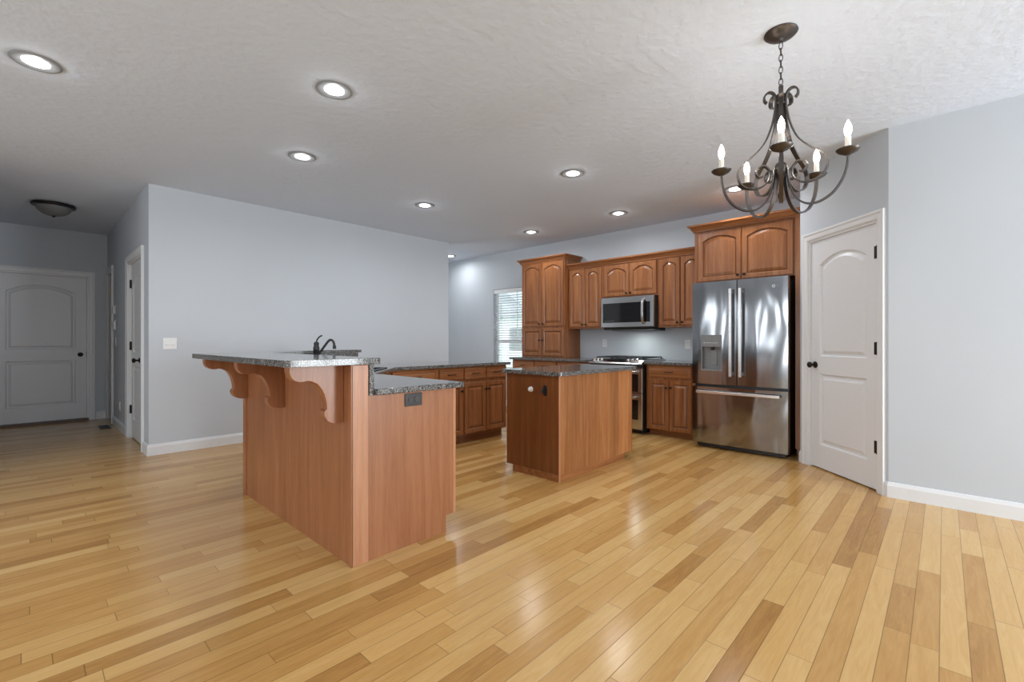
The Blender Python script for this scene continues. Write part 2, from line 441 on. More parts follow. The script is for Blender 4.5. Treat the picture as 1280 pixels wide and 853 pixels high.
wall('wall_back', (5.88, 8.0), (5.88, 1.005), -.14, [(8.0-6.0, 8.0-4.98, .62, 2.09)])
PD0, PD1 = Vector((5.105, 1.005)), Vector((4.40, .30))
plen = (PD1-PD0).length
DS0, DS1 = (PD0-Vector((5.010, .910))).length, (PD0-Vector((4.472, .372))).length     # pantry door opening along the wall
wall('wall_pantry', PD0, PD1, -.11, [(DS0-.012, DS1+.012, 0, 2.085)])
wall('wall_pantry_return', (5.88, 1.005), (5.105, 1.005), -.11)
wall('wall_pantry_back', (5.88, 1.005), (5.88, -1.0), -.12)
wall('wall_pantry_end', (5.88, -1.0), (4.40, -1.0), -.12)
wall('wall_right', (4.40, .30), (4.40, -3.4), -.12)
wall('wall_left', (.86, 5.83), (4.70, 5.83), -.12)
wall('wall_hall_side', (.86, 9.15), (.86, 5.95), -.12, [(.10, .62, 0, 2.15), (9.15-7.13, 9.15-6.16, 0, 2.09)])
wall('wall_hall_end', (-.72, 9.15), (2.1, 9.15), -.14, [(.42, .72+.65, 0, 2.10)])
wall('wall_light_stop', (-.8, 9.30), (.9, 9.30), -.10)  # unseen wall added to block sky light leaking under the hall door
wall('wall_hall_left', (-.72, 5.83), (-.72, 9.15), -.12)
wall('wall_living_left', (-3.6, 5.83), (-.84, 5.83), -.12)
wall('wall_living_end', (-3.6, -3.4), (-3.6, 5.83), -.14, [(y0+3.4, y1+3.4, z0, z1) for y0, y1, z0, z1 in WEST])
wall('wall_front', (4.40, -3.4), (-3.6, -3.4), -.14, [(4.40-x1, 4.40-x0, z0, z1) for x0, x1, z0, z1 in SOUTH])
wall('wall_nook', (.98, 8.0), (5.88, 8.0), -.12, [(2.2-.98, 3.8-.98, .5, 2.1)])  # unseen opening added for the nook lamp

# frames with muntins for the added, unseen windows behind the camera
nwin = [1]
def window_frame(p0, d, w_, z0, z1, n):
    o = MB(); d = Vector(d); n = Vector(n); p0 = Vector(p0)
    def bar(s0, s1, a, b, t0=-.03, t1=.02):
        q = [p0+d*s0+n*t0, p0+d*s1+n*t0, p0+d*s1+n*t1, p0+d*s0+n*t1]; o.prism([(v.x, v.y) for v in q], a, b)
    bar(-.07, 0.0, z0-.07, z1+.07); bar(w_, w_+.07, z0-.07, z1+.07); bar(0, w_, z1, z1+.07); bar(0, w_, z0-.07, z0)
    bar(0, w_, (z0+z1)/2-.02, (z0+z1)/2+.02, -.06, -.03)
    if w_ > .8: bar(w_/2-.02, w_/2+.02, z0, z1, -.07, -.045)
    nwin[0] += 1
    struct(o.build('window_%d' % nwin[0], M['white']))
for x0, x1, z0, z1 in SOUTH: window_frame((x0, -3.4), (1, 0), x1-x0, z0, z1, (0, 1))
for y0, y1, z0, z1 in WEST: window_frame((-3.6, y0), (0, 1), y1-y0, z0, z1, (1, 0))

# baseboards
BB = [(.0, 0), (.016, 0), (.016, .085), (.010, .100), (.008, .108), (.0, .112)]
nb = [0]
def baseboard(side, path): return struct(MB().mould(path, BB).build('baseboard_'+side, M['white']))
off = Vector((1, 1)).normalized()
dcas = .068
pR = PD0-off*(DS1+.012+dcas)
baseboard('right', [tuple(pR), (4.40, .30), (4.40, -3.4)])
pL = PD0-off*(DS0-.012-dcas)
baseboard('pantry', [tuple(PD0-off*.004), tuple(pL)])
baseboard('left', [(.86, 6.085), (.86, 5.83), (4.70, 5.83)])
baseboard('hall_side', [(.86, 8.46), (.86, 7.205)])
baseboard('hall_end', [(.735, 9.15), (.86, 9.15), (.86, 9.12)])
baseboard('back', [(5.88, 8.0), (5.88, 5.02)])

# casings ------------------------------------------------------------
CAS = [(0, 0), (0, .012), (.010, .016), (.040, .018), (.052, .024), (.068, .024), (.068, 0)]
def casing(name, base, d, n, s0, s1, top, legs=(0, 0)):
    """U-shaped door casing on a wall: base point, direction d along wall, n out of the wall"""
    base = Vector(base); d = Vector(d); n = Vector(n)
    tf = lambda x, y, h: (base.x+d.x*x+n.x*h, base.y+d.y*x+n.y*h, y)
    mb = MB().mould([(s1, 0), (s1, top), (s0, top), (s0, 0)], CAS, tf=tf)
    # jambs lining the opening
    for sa, sb in ((s0, s0+.018), (s1-.018, s1)):
        q = [base+d*sa+n*.002, base+d*sb+n*.002, base+d*sb-n*.115, base+d*sa-n*.115]; mb.prism([(v.x, v.y) for v in q], 0, top)
    q = [base+d*s0+n*.002, base+d*s1+n*.002, base+d*s1-n*.115, base+d*s0-n*.115]; mb.prism([(v.x, v.y) for v in q], top-.018, top)
    return struct(mb.build(name, M['white']))
dd = -off; nn = Vector((-1, 1)).normalized()
casing('trim_1', PD0, dd, nn, DS0-.012, DS1+.012, 2.085)
casing('trim_2', (.86, 0), (0, 1), (-1, 0), 6.16, 7.13, 2.09)
casing('trim_3', (.86, 0), (0, 1), (-1, 0), 8.53, 9.05, 2.15)
casing('trim_4', (-.72, 9.15), (1, 0), (0, -1), .42, 1.37, 2.10)

# interior doors ------------------------------------------------------
def interior_door(name, loc, rz, W, Ht, hinge_side, knob_x, hinges=True, z0=.012, latch=False):
    t = bpy.data.objects.new(name, None); C.objects.link(t); t.location = loc; t.rotation_euler = (0, 0, rz); struct(t)
    mb = MB(); s = .115; zm = .93
    def lp(l, b, tt, rise): 
        return [(0,0,0,0,0,0), (l,l,b,tt,rise,0), (l+.012,l+.012,b+.012,tt+.012,rise,.014), (l+.026,l+.026,b+.026,tt+.026,rise,.014), (l+.05,l+.05,b+.05,tt+.05,rise,.002), (l+.055,l+.055,b+.055,tt+.055,rise,.002)]
    cell(mb, 0, W, z0, zm, 0, lp(s, .21, .07, 0))
    cell(mb, 0, W, zm, Ht, 0, lp(s, .09, .14, .075*W/.7))
    slab_sides(mb, 0, W, z0, Ht, 0, .035)
    mb.build('door_panel', M['door'], t)
    k = MB(); mx = Matrix.Translation((knob_x, 0, .94)) @ Matrix.Rotation(R(90), 4, 'X')
    k.lathe([(.030, 0), (.031, .004), (.027, .008), (.011, .012), (.010, .032), (.020, .040), (.027, .050), (.027, .060), (.018, .068), (.001, .070)], 20, mx)
    k.build('door_knob', M['bronze'], t, smooth=True)
    if latch:
        q = MB(); q.box(W-.002, W+.012, -.004, .02, .90, .98); q.build('latch_plate', M['bronze'], t)
    if hinges:
        hx = 0 if hinge_side == 'l' else W
        for z in (.34, 1.10, 1.84):
            h = MB(); h.box(hx-(.034 if hinge_side == 'r' else .016), hx+.012, -.008, .004, z-.048, z+.048)
            h.tube([(hx, -.011, z-.05), (hx, -.011, z+.05)], .009, 10)
            h.build('hinge', M['bronze'], t)
    return t
# pantry door: local +x runs along the wall towards the room corner
pd_rot = math.atan2(dd.y, dd.x)
pb = PD0+dd*DS0 - nn*.012
interior_door('door_1', (pb.x, pb.y, 0), pd_rot, DS1-DS0, 2.066, 'r', .060)
# closet door in the hall side wall, seen very obliquely: local +x runs towards the camera (-Y)
interior_door('door_2', (.86+.028, 7.11, 0), R(-90), .93, 2.07, 'l', .86-.30)
# hall end door (front at y = 9.15), knob on right
interior_door('door_3', (-.285, 9.15+.03, .02), 0, .915, 2.06, 'l', .85, hinges=False, latch=True)
th = MB(); th.box(-.30, .65, 9.085, 9.2, 0, .030); struct(th.build('trim_5', M['threshold']))
# closet interior behind hall openings so nothing shows through
cw = MB(); cw.box(2.0, 2.1, 5.95, 9.3, 0, H); struct(cw.build('wall_closet', M['wall']))

# kitchen window -------------------------------------------------------
wy0, wy1, wz0, wz1 = 4.98, 6.0, .62, 2.09
wf = bpy.data.objects.new('window_1', None); C.objects.link(wf); wf.location = (5.95, (wy0+wy1)/2, wz0); struct(wf)
f_ = MB()
for a, b in ((wy0, wy0+.05), (wy1-.05, wy1)): f_.box(5.95, 6.0, a, b, wz0, wz1)
f_.box(5.95, 6.0, wy0, wy1, wz0, wz0+.05); f_.box(5.95, 6.0, wy0, wy1, wz1-.05, wz1); f_.box(5.945, 6.0, wy0+.05, wy1-.05, 1.13, 1.18)
f_.build('window_frame', M['white'], wf, world=True)
g_ = MB(); g_.box(5.972, 5.984, (wy0+wy1)/2-.008, (wy0+wy1)/2+.008, 1.18, wz1-.05); g_.box(5.972, 5.984, wy0+.05, wy1-.05, 1.66, 1.676)
g_.build('grille', M['white'], wf, world=True)
p_ = MB(); p_.box(5.976, 5.979, wy0+.04, wy1-.04, wz0+.04, wz1-.04); p_.build('pane', M['glass'], wf, world=True)
s_ = MB(); s_.box(5.85, 5.95, wy0-.03, wy1+.03, wz0-.02, wz0); s_.build('window_sill', M['white'], wf, world=True)

bl = thing('window_blind', 'white slatted blind hanging in the kitchen window beside the tall cabinet', 'blind', (5.91, 5.49, wz0))
q = MB(); q.box(5.885, 5.94, wy0+.01, wy1-.01, wz1-.075, wz1-.005); q.build('headrail', M['slat'], bl, .003, world=True)
q = MB()
for i in range(30):
    z = wz0+.06+i*(wz1-.10-wz0-.06)/29.5
    mx = Matrix.Translation((5.912, 0, z)) @ Matrix.Rotation(R(12), 4, 'Y')
    q.box(-.023, .023, wy0+.015, wy1-.015, -.0012, .0012, mx)
q.build('slats', M['slat'], bl, world=True)
q = MB(); q.box(5.89, 5.935, wy0+.015, wy1-.015, wz0+.01, wz0+.03); q.build('bottom_rail', M['slat'], bl, .003, world=True)
q = MB()
for y in (wy0+.2, wy1-.2): q.tube([(5.912, y, wz0+.02), (5.912, y, wz1-.05)], .0012, 5)
q.build('ladder_cord', M['slat'], bl, world=True)

# outside ----------------------------------------------------------------
g = MB(); g.box(6.2, 60, -30, 60, -.5, -.4); struct(g.build('ground', M['lawn']))
nh = thing('neighbor_house', 'pale gabled house outside the kitchen window', 'house', (24, 20, -.4))
q = MB(); q.box(20, 28, 17, 26, -.4, 2.6); q.build('siding_wall', M['siding'], nh, world=True)
q = MB(); q.prism([(16.6, 2.6), (26.4, 2.6), (21.5, 5.6)], 19.6, 28.2, 'x'); q.build('roof', M['shingle'], nh, world=True)
for y in (18.5, 21, 23.5):
    q = MB(); q.box(19.95, 20.02, y-.5, y+.5, .6, 1.9); q.build('window', M['greyplastic'], nh, world=True)

# ------------------------------------------------------------------ peninsula: breakfast bar wall, cabinets, counters
CT, CB = .903, .870            # counter top, underside
bar = thing('breakfast_bar', 'raised cherry breakfast bar wall with three scrolled brackets', 'breakfast bar', (1.19, 3.0, 0))
q = MB(); q.box(1.148, 1.2365, 2.215, 3.84, 0, 1.034); q.build('panel', M['panel'], bar, .001, world=True)
q = MB(); q.box(1.141, 1.236, 2.194, 2.215, 0, 1.034); q.build('post', M['post'], bar, .003, world=True)
q = MB(); q.box(1.141, 1.148, 3.815, 3.845, 0, 1.034); q.build('corner_strip', M['panel'], bar, .001, world=True)
q = MB(); q.box(1.139, 1.148, 2.194, 2.222, 0, 1.034); q.build('corner_strip', M['panel'], bar, .001, world=True)
def bracket(y0, y1):
    top = 1.034; pts = [(1.147, top), (.872, top), (.872, top-.028)]
    a = [(.872, top-.028), (.880, top-.052), (.900, top-.072), (.930, top-.080), (.958, top-.076), (.975, top-.078)]
    b = [(.975, top-.078), (1.012, top-.098), (1.040, top-.140), (1.054, top-.190), (1.057, top-.225)]
    c = [(1.057, top-.225), (1.046, top-.236), (1.044, top-.255), (1.056, top-.280), (1.080, top-.298), (1.112, top-.304), (1.147, top-.300)]
    for seg in (a, b, c): pts += [(p.x, p.y) for p in smooth_path([(u, v) for u, v in seg], 5)[1:]]
    m = MB(); m.prism(pts, y0, y1, 'y'); m.build('bracket', M['panel'], bar, .003, world=True)
for y in (2.288, 3.078, 3.785): bracket(y, y+.062)
cwl = thing('corner_wall', 'low wall carrying the granite ledge behind the corner sink', 'low wall', (1.7, 4.3, 0))
# low backing wall turning the corner behind the sink, under the ledge
q = MB(); q.prism([(1.150, 3.842), (1.240, 3.842), (1.258, 3.862), (1.988, 4.59), (2.46, 4.59), (2.46, 4.70), (1.94, 4.70), (1.150, 3.91)], 0, 1.034)
q.build('backing_panel', M['panel'], cwl, .001, world=True)

def slab(name, poly, z0, z1, label, cat, hole=None, parent=None):
    bm = bmesh.new(); es = []
    def ring(p):
        vs = [bm.verts.new((x, y, z0)) for x, y in p]
        for i in range(len(vs)): es.append(bm.edges.new((vs[i], vs[(i+1) % len(vs)])))
    ring(poly)
    if hole: ring(hole)
    r_ = bmesh.ops.triangle_fill(bm, use_beauty=True, edges=es)
    fs = [f for f in r_['geom'] if isinstance(f, bmesh.types.BMFace)]
    e = bmesh.ops.extrude_face_region(bm, geom=fs)
    bmesh.ops.translate(bm, vec=(0, 0, z1-z0), verts=[v for v in e['geom'] if isinstance(v, bmesh.types.BMVert)])
    bm.verts.index_update()
    m = MB(); m.v = [v.co.copy() for v in bm.verts]; m.f = [[v.index for v in f.verts] for f in bm.faces]; bm.free()
    o = m.build(name, M['granite'], parent, bevel=.006, seg=3, world=parent is not None)
    if label: tag(o, label, cat)
    return o
def rounded(poly, idx, r_=.02, n=5):
    out = []
    for i, p in enumerate(poly):
        if i in idx:
            p = Vector(p); a = (Vector(poly[i-1])-p).normalized(); b = (Vector(poly[(i+1) % len(poly)])-p).normalized()
            for k in range(n+1):
                t = k/n; s0 = p+a*r_*(1-t); s1 = p+b*r_*t
                out.append(tuple((s0*(1-t)+s1*t)))
        else: out.append(tuple(p))
    return out
slab('bar_top', rounded([(.812, 2.168), (1.297, 2.168), (1.297, 3.875), (.812, 3.875)], (0, 1, 2, 3), .02), 1.036, 1.068,
     'long raised granite bar top resting on the three scrolled brackets', 'countertop')
slab('ledge', rounded([(1.302, 3.880), (2.02, 4.555), (2.49, 4.555), (2.49, 4.74), (1.92, 4.74), (1.21, 3.99), (1.21, 3.880)], (2, 3), .02), 1.036, 1.064,
     'granite ledge wrapping the corner behind the black faucet', 'ledge')
bs = slab('lower_counter', [(1.272, 2.172), (1.878, 2.172), (1.878, 3.265), (2.455, 3.862), (4.085, 3.862), (4.085, 4.56), (2.02, 4.56), (1.272, 3.83)], CB, CT,
     'dark speckled granite counter with angled corner below the raised bar', 'countertop',
     hole=[tuple(Vector((1.90, 3.66)) + Matrix.Rotation(R(45), 2) @ Vector((sx_*.36, sy_*.19))) for sx_, sy_ in ((-1,-1),(1,-1),(1,1),(-1,1))])
q = MB(); q.prism([(1.242, 2.196), (1.270, 2.196), (1.270, 3.828), (1.262, 3.848), (1.242, 3.838)], CB, 1.034); q.build('backsplash', M['granite'], bs, .001, world=True)
q = MB(); q.prism([(1.262, 3.85), (1.282, 3.838), (2.01, 4.562), (2.45, 4.562), (2.45, 4.588), (1.99, 4.588)], CT+.0005, 1.034); q.build('backsplash', M['granite'], bs, world=True)

pc = thing('peninsula_cabinet', 'pinkish brown peninsula base cabinet with plain end panel and black outlet', 'cabinet', (1.55, 2.7, 0))
q = MB(); q.box(1.243, 1.812, 2.224, 3.22, .10, CB-.001); q.build('body', M['cherry'], pc, world=True)
q = MB(); q.prism([(1.238, 0), (1.757, 0), (1.757, .10), (1.812, .10), (1.812, CB-.001), (1.238, CB-.001)], 2.204, 2.223, 'y'); q.build('end_panel', M['panel'], pc, world=True)
q = MB(); q.box(1.812, 1.832, 2.202, 2.26, .10, CB-.001); q.build('stile', M['post'], pc, .001, world=True)
q = MB(); q.box(1.243, 1.75, 2.226, 3.22, 0, .10); q.build('toe_kick', M['cherry_h'], pc, world=True)
for a, b in ((2.27, 2.73), (2.75, 3.21)):
    for z0, z1 in ((.12, .68), (.71, .85)):
        mb = MB(); mb.box(1.812, 1.832, a, b, z0, z1); mb.build('door' if z0 < .5 else 'drawer', M['cherry'], pc, .003, world=True)
# diagonal sink cabinet
sk = thing('sink_cabinet', 'angled corner sink cabinet between the peninsula and the drawer run', 'cabinet', (1.846, 3.30, 0), R(45))
q = MB(); q.box(.03, .80, .01, .50, .10, CB-.25); q.build('body', M['cherry'], sk)
q = MB(); q.box(.03, .80, .01, .03, CB-.25, CB-.001); q.build('false_front', M['cherry_h'], sk)
cab_door(sk, .04, .41, .12, .68, -.005, knob=(.38, .62)); cab_door(sk, .42, .79, .12, .68, -.005, knob=(.45, .62))

RUNF = 3.92
base_cabinet('cherry base cabinet beside the corner sink with one wide drawer', (2.44, RUNF, 0), 0, .572, .62,
    [('door', .012, .562, .115, .686, (.525, .60)), ('drawer', .012, .562, .722, .853, True)])
base_cabinet('narrow cherry base cabinet with a single drawer, left of the two-drawer one', (3.013, RUNF, 0), 0, .352, .62,
    [('door', .012, .340, .115, .686, (.31, .60)), ('drawer', .012, .340, .722, .853, True)])
base_cabinet('cherry base cabinet with two drawers over two doors partly behind the island', (3.366, RUNF, 0), 0, .694, .62,
    [('door', .012, .340, .115, .686, (.322, .60)), ('door', .352, .682, .115, .686, (.372, .60)), ('drawer', .012, .340, .722, .853, True), ('drawer', .352, .682, .722, .853, True)])

# sink and faucet
snk = thing('kitchen_sink', 'dark corner sink set in the granite behind the raised bar', 'sink', (1.90, 3.66, CT), R(45))
q = MB()
for a in ((-.385, .385, -.215, -.178), (-.385, .385, .178, .215), (-.385, -.348, -.178, .178), (.348, .385, -.178, .178)): q.box(a[0], a[1], a[2], a[3], .0005, .010)
q.build('rim', M['black'], snk, .003)
q = MB(); T = .012
q.box(-.350, .350, -.180, .180, -.19, -.18); q.box(-.350, -.350+T, -.18, .18, -.18, 0); q.box(.350-T, .350, -.18, .18, -.18, 0)
q.box(-.35, .35, -.18, -.18+T, -.18, 0); q.box(-.35, .35, .18-T, .18, -.18, 0); q.build('basin', M['black'], snk)
fx, fy = 1.725, 3.935
fc = thing('kitchen_faucet', 'black single-handle kitchen faucet rising behind the bar top', 'faucet', (fx, fy, CT))
# spout leans to the right of the photo
dr = Vector((.685, -.728, 0))
q = MB(); q.lathe([(.032, 0.0005), (.032, .008), (.025, .014), (.0225, .022), (.0225, .17), (.026, .176), (.026, .196), (.021, .206), (.021, .228), (.023, .232), (.018, .244), (.006, .248)], 20); q.build('body', M['black'], fc, smooth=True)
q = MB(); q.tube([dr*s_+Vector((0,0,z)) for s_, z in smooth_path([(.012, .135), (.045, .175), (.085, .230), (.108, .257), (.125, .264), (.142, .254), (.152, .232), (.156, .205)], 5)], .0105, 10, Vector((.7,.7,0))); q.build('spout', M['black'], fc, smooth=True)
q = MB(); q.lathe([(.0105, .03), (.014, .022), (.015, 0), (.010, -.001)], 14, Matrix.Translation(dr*.156+Vector((0,0,.186)))); q.build('spray_head', M['black'], fc, smooth=True)
q = MB(); q.tube([dr*s_+Vector((0,0,z)) for s_, z in smooth_path([(0, .240), (.006, .262), (.022, .285), (.040, .298), (.050, .299)], 5)], .0065, 8, Vector((.7,.7,0))); q.build('lever', M['black'], fc, smooth=True)

# outlets and switches -----------------------------------------------------
def outlet(label, loc, rz, plate=(.072, .116), kind='outlet', mat='whiteplastic', inner='whiteplastic', n=2, horizontal=False):
    """front faces local -Y, loc = centre on the wall surface"""
    t = thing({'outlet': 'wall_outlet', 'switch': 'light_switch', 'stat': 'thermostat'}[kind], label, {'outlet': 'outlet', 'switch': 'light switch', 'stat': 'thermostat'}[kind], loc, rz)
    w_, h_ = plate
    q = MB(); q.box(-w_/2, w_/2, -.006, 0, -h_/2, h_/2); q.build('cover_plate', M[mat], t, .002)
    if kind == 'outlet':
        for k in (-1, 1):
            cx_, cz_ = (k*.020, 0) if horizontal else (0, k*.020)
            q = MB(); q.lathe([(.0165, 0), (.0165, .003), (.001, .0035)], 18, Matrix.Translation((cx_, -.006, cz_)) @ Matrix.Rotation(R(90), 4, 'X'))
            r_ = q.build('socket', M[inner], t, smooth=True)
            q = MB()
            for d in (-.0055, .0055):
                if horizontal: q.box(cx_-.004, cx_+.004, -.0102, -.009, cz_+d-.001, cz_+d+.001)
                else: q.box(cx_+d-.001, cx_+d+.001, -.0102, -.009, cz_-.004, cz_+.004)
            q.build('slot', M['shadow_gap'], r_)
    elif kind == 'switch':
        for k in range(n):
            cx_ = (k-(n-1)/2)*.046
            q = MB(); q.prism([(-.006, -.017), (-.011, -.012), (-.007, .017), (-.006, .017)], cx_-.0165, cx_+.0165, 'x'); q.build('rocker', M[inner], t, .001)
    else:
        q = MB(); q.box(-w_*.38, w_*.38, -.024, -.006, -h_*.38, h_*.38); q.build('housing', M[mat], t, .004)
    return t
outlet('black outlet set sideways in the peninsula end panel', (1.521, 2.204, .824), 0, (.116, .072), mat='black', inner='charcoal', horizontal=True)
outlet('white double light switch on the wide wall left of the bar', (1.036, 5.83, 1.130), 0, (.118, .118), 'switch', n=2)
outlet('white outlet on the backsplash left of the range', (5.88, 3.65, 1.125), R(-90))
outlet('white outlet on the backsplash beside the refrigerator', (5.88, 2.41, 1.115), R(-90))
outlet('white outlet low on the hallway wall left of the narrow closet door', (.86, 7.835, .31), R(-90))
outlet('white thermostat highest of the three fittings on the hallway wall', (.86, 8.30, 1.585), R(-90), (.09, .13), 'stat')
outlet('white control box in the middle of three fittings on the hallway wall', (.86, 8.26, 1.375), R(-90), (.10, .15), 'stat')
outlet('white light switch lowest of the three fittings on the hallway wall', (.86, 8.22, 1.145), R(-90), (.072, .118), 'switch', n=1)

# ------------------------------------------------------------------ island
IX0, IX1, IY0, IY1 = 2.992, 4.190, 2.284, 2.880
isl = thing('kitchen_island', 'cherry kitchen island with board-glued side, standing before the range', 'kitchen island', ((IX0+IX1)/2, (IY0+IY1)/2, 0))
q = MB(); q.box(IX0+.012, IX1-.012, IY0+.012, IY1-.018, .058, CB); q.build('body', M['cherry'], isl, world=True)
q = MB(); q.box(IX0, IX0+.012, IY0, IY1, .058, CB); q.build('end_panel', M['island_shaded'], isl, .0008, world=True)
q = MB(); q.box(IX1-.012, IX1, IY0, IY1, .058, CB); q.build('end_panel', M['island_shaded'], isl, .0008, world=True)
q = MB(); q.box(IX0+.0125, IX1-.0125, IY0, IY0+.012, .058, CB); q.build('side_panel', M['island'], isl, world=True)
q = MB(); q.box(IX0-.003, IX0+.010, IY0-.003, IY0+.008, 0, CB); q.build('corner_bead', M['post'], isl, .001, world=True)
q = MB(); q.box(IX0+.001, IX1-.15, IY0+.001, IY1-.075, 0, .0575); q.build('toe_kick', M['cherry_h'], isl, world=True)
for a, b in ((IX0+.03, 3.58), (3.60, IX1-.03)):
    mb = MB(); mb.box(a, b, IY1-.018, IY1, .075, .69); mb.build('door', M['cherry'], isl, .004, world=True)
    mb = MB(); mb.box(a, b, IY1-.018, IY1, .71, .855); mb.build('drawer', M['cherry_h'], isl, .004, world=True)
slab('island_top', rounded([(2.962, 2.250), (4.235, 2.250), (4.235, 2.925), (2.962, 2.925)], (0, 1, 2, 3), .02), CB+.0005, CT, 'polished brown granite top of the free-standing island', 'countertop')
ck = thing('bottle_opener', 'black wall-mounted bottle opener screwed to the island end', 'bottle opener', (IX0, 2.432, .74), R(-90))
q = MB(); q.prism([(-.014, -.042), (.014, -.042), (.020, 0), (.017, .040), (0, .050), (-.017, .040), (-.020, 0)], -.006, 0, 'y'); q.build('back_plate', M['black'], ck, .001)
q = MB(); q.sweep(smooth_path([(0, -.006, .018), (0, -.022, .014), (0, -.034, -.004), (0, -.038, -.016)], 4), [(-.015, -.003), (.015, -.003), (.015, .003), (-.015, .003)], Vector((1, 0, 0))); q.build('hook', M['black'], ck)
hk = thing('adhesive_hook', 'small white adhesive knob left of the bottle opener', 'hook', (IX0, 2.590, .742), R(-90))
q = MB(); q.lathe([(.024, 0), (.024, .004), (.021, .006), (.012, .007)], 20, Matrix.Rotation(R(90), 4, 'X')); q.build('pad', M['whiteplastic'], hk, smooth=True)
q = MB(); q.lathe([(.011, .0065), (.012, .016), (.017, .022), (.012, .028), (.001, .029)], 16, Matrix.Rotation(R(90), 4, 'X')); q.build('peg', M['whiteplastic'], hk, smooth=True)

# ------------------------------------------------------------------ back wall cabinets (front faces -X; local x runs towards -Y)
RZ = R(-90); BX = 5.29; WALLX = 5.878
base_cabinet('cherry base cabinet under the counter end by the kitchen window', (BX, 4.96, 0), RZ, .46, WALLX-BX,
    [('door', .012, .448, .115, .686, (.41, .60)), ('drawer', .012, .448, .722, .853, True)])
base_cabinet('cherry base cabinet mostly hidden by the island, second left of the range', (BX, 4.50, 0), RZ, .42, WALLX-BX,
    [('door', .012, .408, .115, .686, (.37, .60)), ('drawer', .012, .408, .722, .853, True)])
base_cabinet('cherry base cabinet mostly hidden by the island, directly left of the range', (BX, 4.08, 0), RZ, .60, WALLX-BX,
    [('door', .012, .588, .115, .686, (.55, .60)), ('drawer', .012, .588, .722, .853, True)])
base_cabinet('cherry base cabinet with a drawer and two doors between range and refrigerator', (BX, 2.685, 0), RZ, .60, WALLX-BX,
    [('door', .030, .292, .085, .686, (.268, .60)), ('door', .302, .566, .085, .686, (.326, .60)), ('drawer', .030, .566, .718, .853, True)], toe=.075)
slab('counter', rounded([(5.235, 3.475), (5.235, 4.995), (5.876, 4.995), (5.876, 3.475)], (1,), .02), CB+.0005, CT, 'dark granite counter left of the range under the tall cabinet', 'countertop')
slab('counter', [(5.235, 2.10), (5.235, 2.69), (5.876, 2.69), (5.876, 2.10)], CB+.0005, CT, 'short dark granite counter between the range and the refrigerator', 'countertop')

def wall_cabinet(name, label, loc, W, D, Hh, doors, crown=None, extra=None):
    t = thing(name, label, 'cabinet', loc, RZ)
    q = MB(); q.box(0, W, 0, D, 0, Hh); q.build('body', M['cherry'], t, .001)
    for a in doors: cab_door(t, *a[:4], rise=a[4], knob=a[5])
    if crown:
        q = MB().mould(crown[0], [(o_, z_+crown[1]) for o_, z_ in CROWN]); q.build('crown_molding', M['cherry_h'], t)
        cw_ = MB(); cw_.box(.002, W-.002, .002, D-.002, Hh, crown[1]+.05); cw_.build('top_frame', M['cherry_h'], t)
    return t
# tall hutch cabinet on the counter
TX = 5.48
wall_cabinet('hutch_cabinet', 'tall cherry cabinet standing on the counter beside the window', (TX, 4.935, CT+.001), .85, WALLX-TX, 1.465,
    [(.018, .415, .478, 1.452, .055, (.385, .515)), (.425, .832, .478, 1.452, .055, (.455, .515)),
     (.018, .415, .028, .450, 0, (.385, .265)), (.425, .832, .028, .450, 0, (.455, .265))],
    crown=([(0, .38), (0, -.002), (.85, -.002), (.85, .38)], 1.462))
UX = 5.57
def upper(label, y, W, z0, doors, dz=2.215):
    return wall_cabinet('wall_cabinet', label, (UX, y, z0), W, WALLX-UX, dz-z0, doors)
upper('narrow two-door cherry wall cabinet between the tall cabinet and the microwave', 4.084, .605, 1.335,
    [(.030, .300, .025, .865, .05, (.275, .060)), (.308, .572, .025, .865, .05, (.333, .060))])
upper('low two-door cherry wall cabinet directly above the microwave', 3.478, .810, 1.748,
    [(.018, .400, .022, .452, .06, (.375, .052)), (.410, .792, .022, .452, .06, (.435, .052))])
upper('two-door cherry wall cabinet between the microwave and the refrigerator', 2.667, .585, 1.330,
    [(.022, .290, .025, .870, .05, (.262, .060)), (.300, .566, .025, .870, .05, (.328, .060))])
q = MB().mould([(UX-.002, 2.082), (UX-.002, 4.083)][::-1], [(o_, z_+2.214) for o_, z_ in CROWN]);
cm = q.build('crown_molding', M['cherry_y']); tag(cm, 'long cherry crown moulding along the top of the three wall cabinets', 'crown moulding')

# refrigerator cabinet: full-height panel at right, two doors above
FX = 5.27
fcb = thing('refrigerator_cabinet', 'cherry cabinet above the refrigerator with full-height right panel', 'cabinet', (FX, 2.080, 0), RZ)
W_ = 2.080-1.010
q = MB(); q.box(0, W_-.067, 0, WALLX-FX, 1.815, 2.395); q.build('body', M['cherry'], fcb, .001)
q = MB(); q.prism([(-.02, .085), (-.02, 2.395), (WALLX-FX, 2.395), (WALLX-FX, 0), (.05, 0), (.05, .085)], W_-.066, W_, 'x'); q.build('side_panel', M['cherry'], fcb, .001)
q = MB(); q.box(0, .02, 0, WALLX-FX, CT+.004, 1.8145); q.build('side_panel', M['cherry'], fcb)
cab_door(fcb, .045, .497, 1.825, 2.372, rise=.055, knob=(.470, 1.868)); cab_door(fcb, .510, .985, 1.825, 2.372, rise=.055, knob=(.537, 1.868))
q = MB().mould([(0, .30), (0, -.021), (W_, -.021), (W_, 0)], [(o_, z_+2.39) for o_, z_ in CROWN]); q.build('crown_molding', M['cherry_h'], fcb)
q = MB(); q.box(.002, W_-.002, -.018, WALLX-FX-.002, 2.3955, 2.43); q.build('top_frame', M['cherry_h'], fcb)

